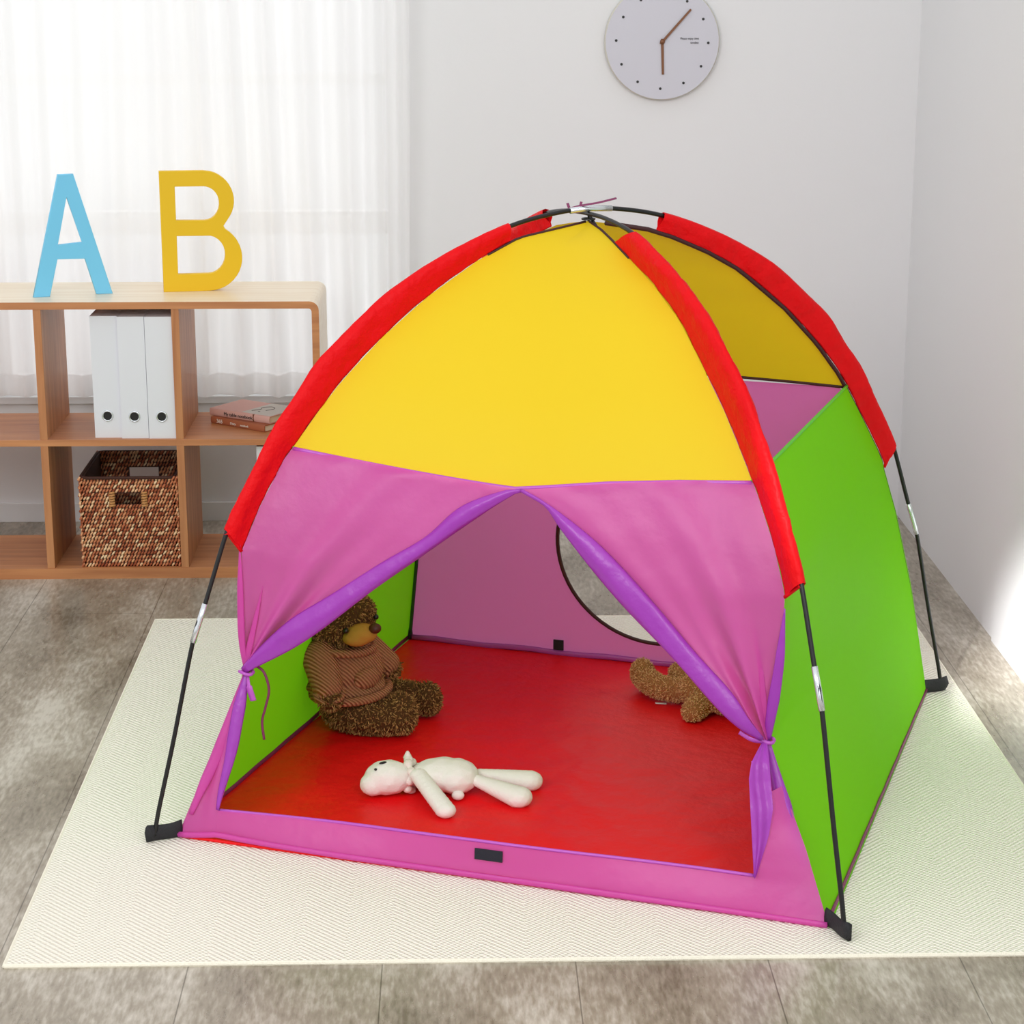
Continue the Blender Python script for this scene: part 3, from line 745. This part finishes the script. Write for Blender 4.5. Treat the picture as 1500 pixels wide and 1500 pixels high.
# ---------------------------------------------------------------- magazine files
def magfile(x0, y, z, label, group=None, wd=.0690, h=.318, dp=.24):
    t = thing('magazine_file', label, 'file box', (x0, y, z), 0, group)
    th = .0022
    bm = bmesh.new()
    cx, cz, r = wd/2, .058, .0125
    def outl(a):
        dx, dz = math.cos(a), math.sin(a); s = min([((wd if dx > 0 else 0)-cx)/dx if abs(dx) > 1e-6 else 9, ((h if dz > 0 else 0)-cz)/dz if abs(dz) > 1e-6 else 9])
        return cx+dx*s, cz+dz*s
    # front board with a finger hole; corner angles added so the outline stays square
    R1 = plate_hole(bm, cx, cz, r, lambda a: outl(a), lambda x, z: 0, 1, 72, [(0, 0), (wd, 0), (0, h), (wd, h)])
    ext = bmesh.ops.extrude_face_region(bm, geom=bm.faces[:]); 
    for v in ext['geom']:
        if isinstance(v, bmesh.types.BMVert): v.co.y += th
    box(bm, 0, th, th, dp, 0, h); box(bm, wd-th, wd, th, dp, 0, h*.999)
    box(bm, th, wd-th, th, dp, 0, th); box(bm, th, wd-th, dp-th, dp, 0, h); box(bm, th, wd-th, th, dp-th, h-.004, h-.0008)
    obj('box_body', bm, M['white'], t)
    bm = bmesh.new(); tube(bm, [(cx+.0128*math.cos(a), -.001, cz+.0128*math.sin(a)) for a in [2*PI*i/32 for i in range(32)]], .0022, 8, closed=True)
    obj('finger_ring', bm, M['silver'], t, True)
    bm = bmesh.new(); box(bm, cx-.016, cx+.016, th, th+.003, cz-.016, cz+.016); obj('hole_shade', bm, M['black'], t)  # black plate standing in for the shade inside the finger hole
    return t
magfile(-.9375, 5.415, .3675, 'white magazine file on the middle shelf, leftmost of the three in a row')
magfile(-.8670, 5.405, .3675, 'white magazine file on the middle shelf, between two matching files')
magfile(-.7965, 5.402, .3675, 'white magazine file on the middle shelf, rightmost of three, against the divider')
magfile(-.5235, 5.42, .0225, 'white magazine file in the lower right compartment, mostly hidden behind the tent')

# ---------------------------------------------------------------- books
def book(name, loc, rz_, L, Wd, H, cover, label, spine_r=True):
    t = thing(name, label, 'book', loc, rz_)
    bm = bmesh.new(); c = .0022
    box(bm, 0, L, 0, Wd, 0, c, .0006); box(bm, 0, L, 0, Wd, H-c, H, .0006)
    n = 8; V_ = []
    for i in range(n+1):
        a = -PI/2+PI*i/n; V_.append((-.0035*math.cos(a), H/2+H/2*math.sin(a)))
    bo = [[bm.verts.new((x, y, z)) for y, z in V_] for x in (0, L)]; 
    for i in range(n): bm.faces.new((bo[0][i], bo[0][i+1], bo[1][i+1], bo[1][i]))
    for r in bo: bm.faces.new(r)
    obj('cover', bm, cover, t)
    bm = bmesh.new(); box(bm, .003, L-.003, .001, Wd-.003, c, H-c); obj('pages', bm, M['pages'], t)
    return t
a38 = -math.atan2(.119, .152)
b1 = book('book', (-.656, 5.585, .3675), a38, .194, .138, .0185, M['brownbook'], 'brown book with white 365 on its spine under the pink notebook')
text('spine_number', '365', .015, M['whiteink'], b1, (.022, -.0042, .0042), (PI/2, 0, 0))
text('spine_text', 'Diary', .009, M['whiteink'], b1, (.072, -.0042, .006), (PI/2, 0, 0))
text('spine_text', 'notebook', .0075, M['whiteink'], b1, (.108, -.0042, .006), (PI/2, 0, 0))
b2 = book('notebook', (-.660, 5.600, .386), a38+.06, .205, .132, .0195, M['pinkbook'], 'pale pink notebook with a grey panel lying on the brown book')
text('spine_text', 'My table notebook', .0128, M['ink'], b2, (.050, -.0042, .0055), (PI/2, 0, 0))
bm = bmesh.new(); box(bm, .105, .203, .004, .129, .0194, .0199); pn = obj('grey_panel', bm, M['greypanel'], b2)
bm = bmesh.new(); tube(bm, smoothcurve([(.118, .030, .0201), (.128, .055, .0201), (.118, .075, .0201), (.135, .095, .0201), (.155, .08, .0201), (.150, .05, .0201)], 26), .0008, 5)
ico(bm, (.142, .032, .0201), (.004, .003, .0005)); obj('line_drawing', bm, M['ink'], pn)
bm = bmesh.new(); box(bm, .150, .1525, -.0044, .004, .001, .0199); obj('ribbon_mark', bm, M['copper'], b2)

# ---------------------------------------------------------------- basket
BK = thing('wicker_basket', 'square brown woven rattan basket with cut-out handle in the lower shelf compartment', 'basket', (-.858, 5.402, .0226))
bw, bd, bh = .126, .30, .24
SL = (-.040, .040, .168, .198)      # handle slot x0,x1,z0,z1
bm = bmesh.new()
for y in (.004, bd-.010):
    box(bm, -bw+.004, SL[0], y, y+.006, 0, bh); box(bm, SL[1], bw-.004, y, y+.006, 0, bh)
    box(bm, SL[0], SL[1], y, y+.006, 0, SL[2]); box(bm, SL[0], SL[1], y, y+.006, SL[3], bh)
box(bm, -bw+.004, -bw+.010, .004, bd-.004, 0, bh); box(bm, bw-.010, bw-.004, .004, bd-.004, 0, bh)
box(bm, -bw+.004, bw-.004, .004, bd-.004, 0, .006)
obj('basket_core', bm, M['rattandark'], BK)
bm = bmesh.new(); rnd = random.Random(3)
def stitch(p, along, nrm, s):
    """one slanted bead of cane"""
    upv = Vector((0, 0, 1)); d = (along*.62*s+upv*.78).normalized(); x = nrm.cross(d)
    L = .0066*rnd.uniform(.85, 1.15); r = .0030*rnd.uniform(.85, 1.15)
    R = []
    for t, k in ((-1, .35), (-.45, 1), (.45, 1), (1, .35)):
        R.append([bm.verts.new(p+d*(L*t)+x*(r*k*math.cos(2*PI*j/5))+nrm*(r*k*math.sin(2*PI*j/5))) for j in range(5)])
    for a, b in zip(R, R[1:]):
        for j in range(5): bm.faces.new((a[j], a[(j+1) % 5], b[(j+1) % 5], b[j]))
    bm.faces.new(R[0]); bm.faces.new(R[-1])
faces = [((-bw, .003, 0), V((1, 0, 0)), V((0, -1, 0)), 2*bw, True), ((-bw, bd-.011, 0), V((1, 0, 0)), V((0, -1, 0)), 2*bw, True),
         ((-bw, .003, 0), V((0, 1, 0)), V((-1, 0, 0)), bd, False), ((bw, .003, 0), V((0, 1, 0)), V((1, 0, 0)), bd, False)]
for o_, al, nr, ln, slot in faces:
    rows = 23
    for r_ in range(rows):
        z = .0055+r_*(bh-.008)/(rows-1); nc = int(ln/.0084)
        for c_ in range(nc+1):
            s = (c_+.5*(r_ % 2))/nc*ln
            if s > ln: continue
            if slot and SL[0]-.004 < -bw+s < SL[1]+.004 and SL[2]-.004 < z < SL[3]+.004: continue
            stitch(V(o_)+al*s+V((0, 0, z+rnd.uniform(-.0008, .0008))), al, nr, 1)
obj('woven_cane', bm, M['rattan'], BK, True)
for x in (SL[0]-.002, SL[1]+.002):
    bm = bmesh.new()
    for k in range(6):
        z = SL[2]-.002+k*.0068; tube(bm, [(x-.007, -.002, z), (x, -.0045, z+.001), (x+.007, -.002, z+.002)], .0032, 6)
    obj('handle_binding', bm, M['tanwrap'], BK, True)
bm = bmesh.new(); tube(bm, [V((x, y, bh)) for x, y in rrect(-bw+.002, bw-.002, .002, bd-.002, .02)], .0045, 8, closed=True)
obj('basket_rim', bm, M['rattandark'], BK, True)

# ---------------------------------------------------------------- clock
CK = thing('wall_clock', 'round pale grey wall clock with brown hands, cut by the top of the picture', 'clock', (.5655, YB, 1.344))
bm = bmesh.new(); n = 72
prof = [(0, -.002), (.150, -.002), (.158, -.006), (.158, -.016), (.154, -.022)]
R = [[bm.verts.new((r*math.cos(2*PI*i/n), y, r*math.sin(2*PI*i/n))) for i in range(n)] for r, y in prof[1:]]
for a, b in zip(R, R[1:]):
    for i in range(n): bm.faces.new((a[i], a[(i+1) % n], b[(i+1) % n], b[i]))
bm.faces.new(R[0])
obj('clock_case', bm, M['clockrim'], CK, True)
bm = bmesh.new(); r1 = [bm.verts.new((.1545*math.cos(2*PI*i/n), -.0225, .1545*math.sin(2*PI*i/n))) for i in range(n)]; r2 = [bm.verts.new((.154*math.cos(2*PI*i/n), -.018, .154*math.sin(2*PI*i/n))) for i in range(n)]
bm.faces.new(r1)
for i in range(n): bm.faces.new((r1[i], r1[(i+1) % n], r2[(i+1) % n], r2[i]))
obj('clock_face', bm, M['clockface'], CK)
for k in range(12):
    a = math.radians(30*k+1.5); bm = bmesh.new(); c_ = V((.126*math.sin(a), -.0228, .126*math.cos(a)))
    bmesh.ops.create_cone(bm, cap_ends=True, segments=20, radius1=.0036, radius2=.0036, depth=.0016, matrix=Matrix.Translation(c_) @ Matrix.Rotation(PI/2, 4, 'X'))
    obj('hour_dot', bm, M['black'], CK)
def hand(a, L, w_, y):
    d = V((math.sin(a), 0, math.cos(a))); s = V((d.z, 0, -d.x)); bm = bmesh.new()
    P = [d*-.008-s*w_, d*-.008+s*w_, d*L+s*w_*.8, d*L-s*w_*.8]
    f = [bm.verts.new(p+V((0, y, 0))) for p in P]; g = [bm.verts.new(p+V((0, y-.0018, 0))) for p in P]
    bm.faces.new(f); bm.faces.new(g[::-1])
    for i in range(4): bm.faces.new((f[i], f[(i+1) % 4], g[(i+1) % 4], g[i]))
    return obj('clock_hand', bm, M['copper'], CK)
hand(math.radians(178), .088, .0038, -.0240); hand(math.radians(41.5), .115, .0034, -.0262)
bm = bmesh.new(); ico(bm, (0, -.028, 0), (.007, .003, .007)); obj('hand_pin', bm, M['copper'], CK, True)
text('dial_text', 'Please enjoy time', .0088, M['ink'], CK, (.100, -.0229, .0055), (PI/2, 0, math.radians(0)), .0003, 'RIGHT', .82)
text('dial_text', 'timeless', .0088, M['ink'], CK, (.100, -.0229, -.0055), (PI/2, 0, 0), .0003, 'RIGHT', .8)

# ---------------------------------------------------------------- toys
# brown bear, sitting against the left side wall, looking to the right
BR_ = thing('teddy_bear', 'dark brown curly teddy bear in a brown knitted jumper sitting inside the tent', 'teddy bear', (-.23, 4.28, .004))
def w2b(p):
    p = Vector(p)
    return p-Vector((-.23, 4.28, .004))+(Vector((.004, -.05, .012)) if p.z > .06 else Vector())
bm = bmesh.new()
ico(bm, w2b((-.255, 4.30, .226)), (.076, .066, .060))                 # head
ico(bm, w2b((-.232, 4.29, .250)), (.056, .054, .042))
for p in ((-.275, 4.352, .290), (-.285, 4.258, .290)): ico(bm, w2b(p), (.018, .022, .024))   # ears
ico(bm, w2b((-.238, 4.305, .105)), (.074, .066, .085))                # torso
limb(bm, w2b((-.245, 4.245, .052)), w2b((-.135, 4.205, .046)), .047, .040, bend=(-.01, -.012, .0))     # near leg
ico(bm, w2b((-.122, 4.203, .052)), (.034, .036, .047))
limb(bm, w2b((-.20, 4.345, .046)), w2b((-.09, 4.325, .04)), .042, .034)
ico(bm, w2b((-.068, 4.318, .042)), (.030, .034, .038))
limb(bm, w2b((-.283, 4.245, .155)), w2b((-.270, 4.206, .092)), .028, .026)   # near arm to the paw
limb(bm, w2b((-.195, 4.345, .155)), w2b((-.148, 4.335, .112)), .024, .021)
me = remeshed(bm, .004, 3)
furbm = add_fur(me, 11500, .0085, .00125, 4)
me = merge(me, furbm)
link('body', me, [M['furbase'], M['furdark']], BR_)
def soft(name, bm, mat, parent, vox=.003, sm=4):
    return link(name, remeshed(bm, vox, sm), mat, parent, True)
bm = bmesh.new(); ico(bm, w2b((-.204, 4.240, .221)), (.034, .028, .022)); ico(bm, w2b((-.215, 4.238, .212)), (.031, .027, .018)); hd = soft('muzzle', bm, M['muzzle'], BR_)
bm = bmesh.new(); ico(bm, w2b((-.176, 4.226, .236)), (.0135, .012, .0115)); soft('nose', bm, M['nose'], BR_, .0015, 2)
bm = bmesh.new(); ico(bm, w2b((-.236, 4.2245, .232)), .0062, sub=2); obj('eye', bm, M['black'], BR_, True)
bm = bmesh.new(); ico(bm, w2b((-.176, 4.272, .246)), .0062, sub=2); obj('eye', bm, M['black'], BR_, True)
bm = bmesh.new()
ico(bm, w2b((-.244, 4.298, .125)), (.086, .074, .072)); ico(bm, w2b((-.242, 4.296, .090)), (.088, .078, .034))
ico(bm, w2b((-.240, 4.298, .165)), (.066, .062, .032))
limb(bm, w2b((-.292, 4.25, .165)), w2b((-.276, 4.214, .114)), .040, .033)
limb(bm, w2b((-.195, 4.34, .160)), w2b((-.155, 4.333, .125)), .030, .027)
jm = soft('jumper', bm, M['knit'], BR_, .003, 5); jm['label'] = 'brown knitted jumper'
bm = bmesh.new(); tube(bm, [w2b((-.232+.080*math.cos(a), 4.292+.078*math.sin(a), .080+.006*math.cos(a))) for a in [2*PI*i/36 for i in range(36)]], .0095, 10, closed=True); obj('jumper_hem', bm, M['knit'], jm, True)
bm = bmesh.new(); tube(bm, [w2b((-.246+.064*math.cos(a), 4.290+.060*math.sin(a), .180-.004*math.cos(a))) for a in [2*PI*i/36 for i in range(36)]], .0085, 10, closed=True); obj('jumper_collar', bm, M['knit'], jm, True)
bm = bmesh.new(); tube(bm, [w2b((-.272+.029*math.cos(a), 4.205+.018*math.sin(a), .102+.012*math.sin(a))) for a in [2*PI*i/24 for i in range(24)]], .0058, 8, closed=True); obj('jumper_cuff', bm, M['knit'], jm, True)
bm = bmesh.new(); tube(bm, [w2b((-.150+.010*math.sin(a), 4.333+.020*math.cos(a), .117+.020*math.sin(a))) for a in [2*PI*i/24 for i in range(24)]], .0058, 8, closed=True); obj('jumper_cuff', bm, M['knit'], jm, True)
bm = bmesh.new(); ico(bm, w2b((-.196, 4.243, .122)), (.030, .016, .024), Matrix.Rotation(.5, 3, 'Z')); soft('jumper_pocket', bm, M['knit'], jm, .002, 3)

# white plush lying on its back
BN = thing('plush_doll', 'white plush doll lying on its back on the red tent floor', 'plush toy', (-.03, 3.88, .006))
def w2n(p): return Vector(p)-Vector((-.03, 3.88, .006))
bm = bmesh.new()
ico(bm, w2n((-.140, 3.884, .039)), (.049, .040, .035), Matrix.Rotation(.12, 3, 'Z'))
ico(bm, w2n((-.168, 3.872, .030)), (.028, .026, .024))
ico(bm, w2n((-.093, 3.905, .030)), (.024, .020, .020))
ico(bm, w2n((-.036, 3.900, .037)), (.066, .047, .034), Matrix.Rotation(.15, 3, 'Z'))
ico(bm, w2n((-.008, 3.892, .037)), (.047, .050, .034))
me = remeshed(bm, .0032, 6); bd_ = link('body', me, M['whiteplush'], BN, True)
def padlimb(name, a, b, ra, rb, mat=M['whiteplush']):
    bm = bmesh.new(); a, b = w2n(a), w2n(b); n_ = 9
    d = (b-a).normalized(); ang = math.atan2(d.y, d.x)
    for i in range(n_+1):
        t = i/n_; r = ra+(rb-ra)*t; ico(bm, a.lerp(b, t), (r, r, r*.72), Matrix.Rotation(ang, 3, 'Z'))
    return soft(name, bm, mat, BN, .0028, 5)
padlimb('arm', (-.080, 3.865, .050), (-.028, 3.768, .018), .019, .0215)
padlimb('arm', (-.085, 3.930, .040), (-.070, 3.962, .014), .014, .015)
padlimb('leg', (.022, 3.883, .036), (.112, 3.822, .021), .014, .029)
padlimb('leg', (.040, 3.915, .033), (.136, 3.903, .021), .013, .028)
bm = bmesh.new(); ico(bm, w2n((-.004, 3.850, .014)), (.013, .011, .010)); soft('tail', bm, M['whiteplush'], BN, .002, 2)
bm = bmesh.new()
for k in range(10):
    a = 2*PI*k/10
    ico(bm, w2n((-.098+.004*math.sin(3*a), 3.900+.030*math.cos(a), .036+.030*math.sin(a))), (.010, .012, .009))
bmesh.ops.create_cone(bm, cap_ends=True, segments=8, radius1=.010, radius2=.003, depth=.014, matrix=Matrix.Translation(w2n((-.102, 3.915, .074))))
for v in bm.verts: v.co.z = max(v.co.z, -.0015)
soft('neck_ruffle', bm, plain('cream_ruffle', lin(230, 222, 212), .9, bump=.6, bscale=300), BN, .0022, 2)
bm = bmesh.new(); ico(bm, w2n((-.149, 3.876, .0725)), (.0085, .0030, .0025), Matrix.Rotation(.5, 3, 'Z')); obj('eye', bm, M['black'], BN, True)
bm = bmesh.new(); ico(bm, w2n((-.163, 3.862, .0645)), (.0030, .0026, .0026)); obj('nose', bm, M['black'], BN, True)

# tan bear lying behind the right flap
TB = thing('teddy_bear', 'light tan teddy bear lying inside the tent, half hidden by the right flap', 'teddy bear', (.50, 4.34, .004))
def w2t(p): return Vector(p)-Vector((.50, 4.34, .004))
bm = bmesh.new()
limb(bm, w2t((.475, 4.375, .036)), w2t((.409, 4.455, .040)), .026, .027, bend=(-.012, -.012, 0))
ico(bm, w2t((.405, 4.462, .046)), (.027, .027, .034))
limb(bm, w2t((.515, 4.385, .045)), w2t((.488, 4.435, .052)), .030, .028)
ico(bm, w2t((.530, 4.345, .048)), (.055, .048, .043))
ico(bm, w2t((.575, 4.315, .046)), (.055, .050, .042))
limb(bm, w2t((.530, 4.320, .035)), w2t((.497, 4.272, .024)), .026, .024)
ico(bm, w2t((.660, 4.300, .055)), (.055, .050, .050)); ico(bm, w2t((.690, 4.345, .075)), .018); ico(bm, w2t((.690, 4.260, .075)), .018)
me = remeshed(bm, .004, 3); me = merge(me, add_fur(me, 9000, .0058, .001, 8))
link('body', me, [M['tanbase'], M['furtan']], TB)
bm = bmesh.new(); ico(bm, w2t((.632, 4.262, .055)), (.018, .020, .015)); soft('muzzle', bm, M['muzzle'], TB, .002, 2)
bm = bmesh.new(); box(bm, -.012, .012, -.003, .003, -.0008, .0008); tg = obj('care_tag', bm, M['white'], TB); tg.location = w2t((.438, 4.370, .008)); tg.rotation_euler = (0, .1, .1)
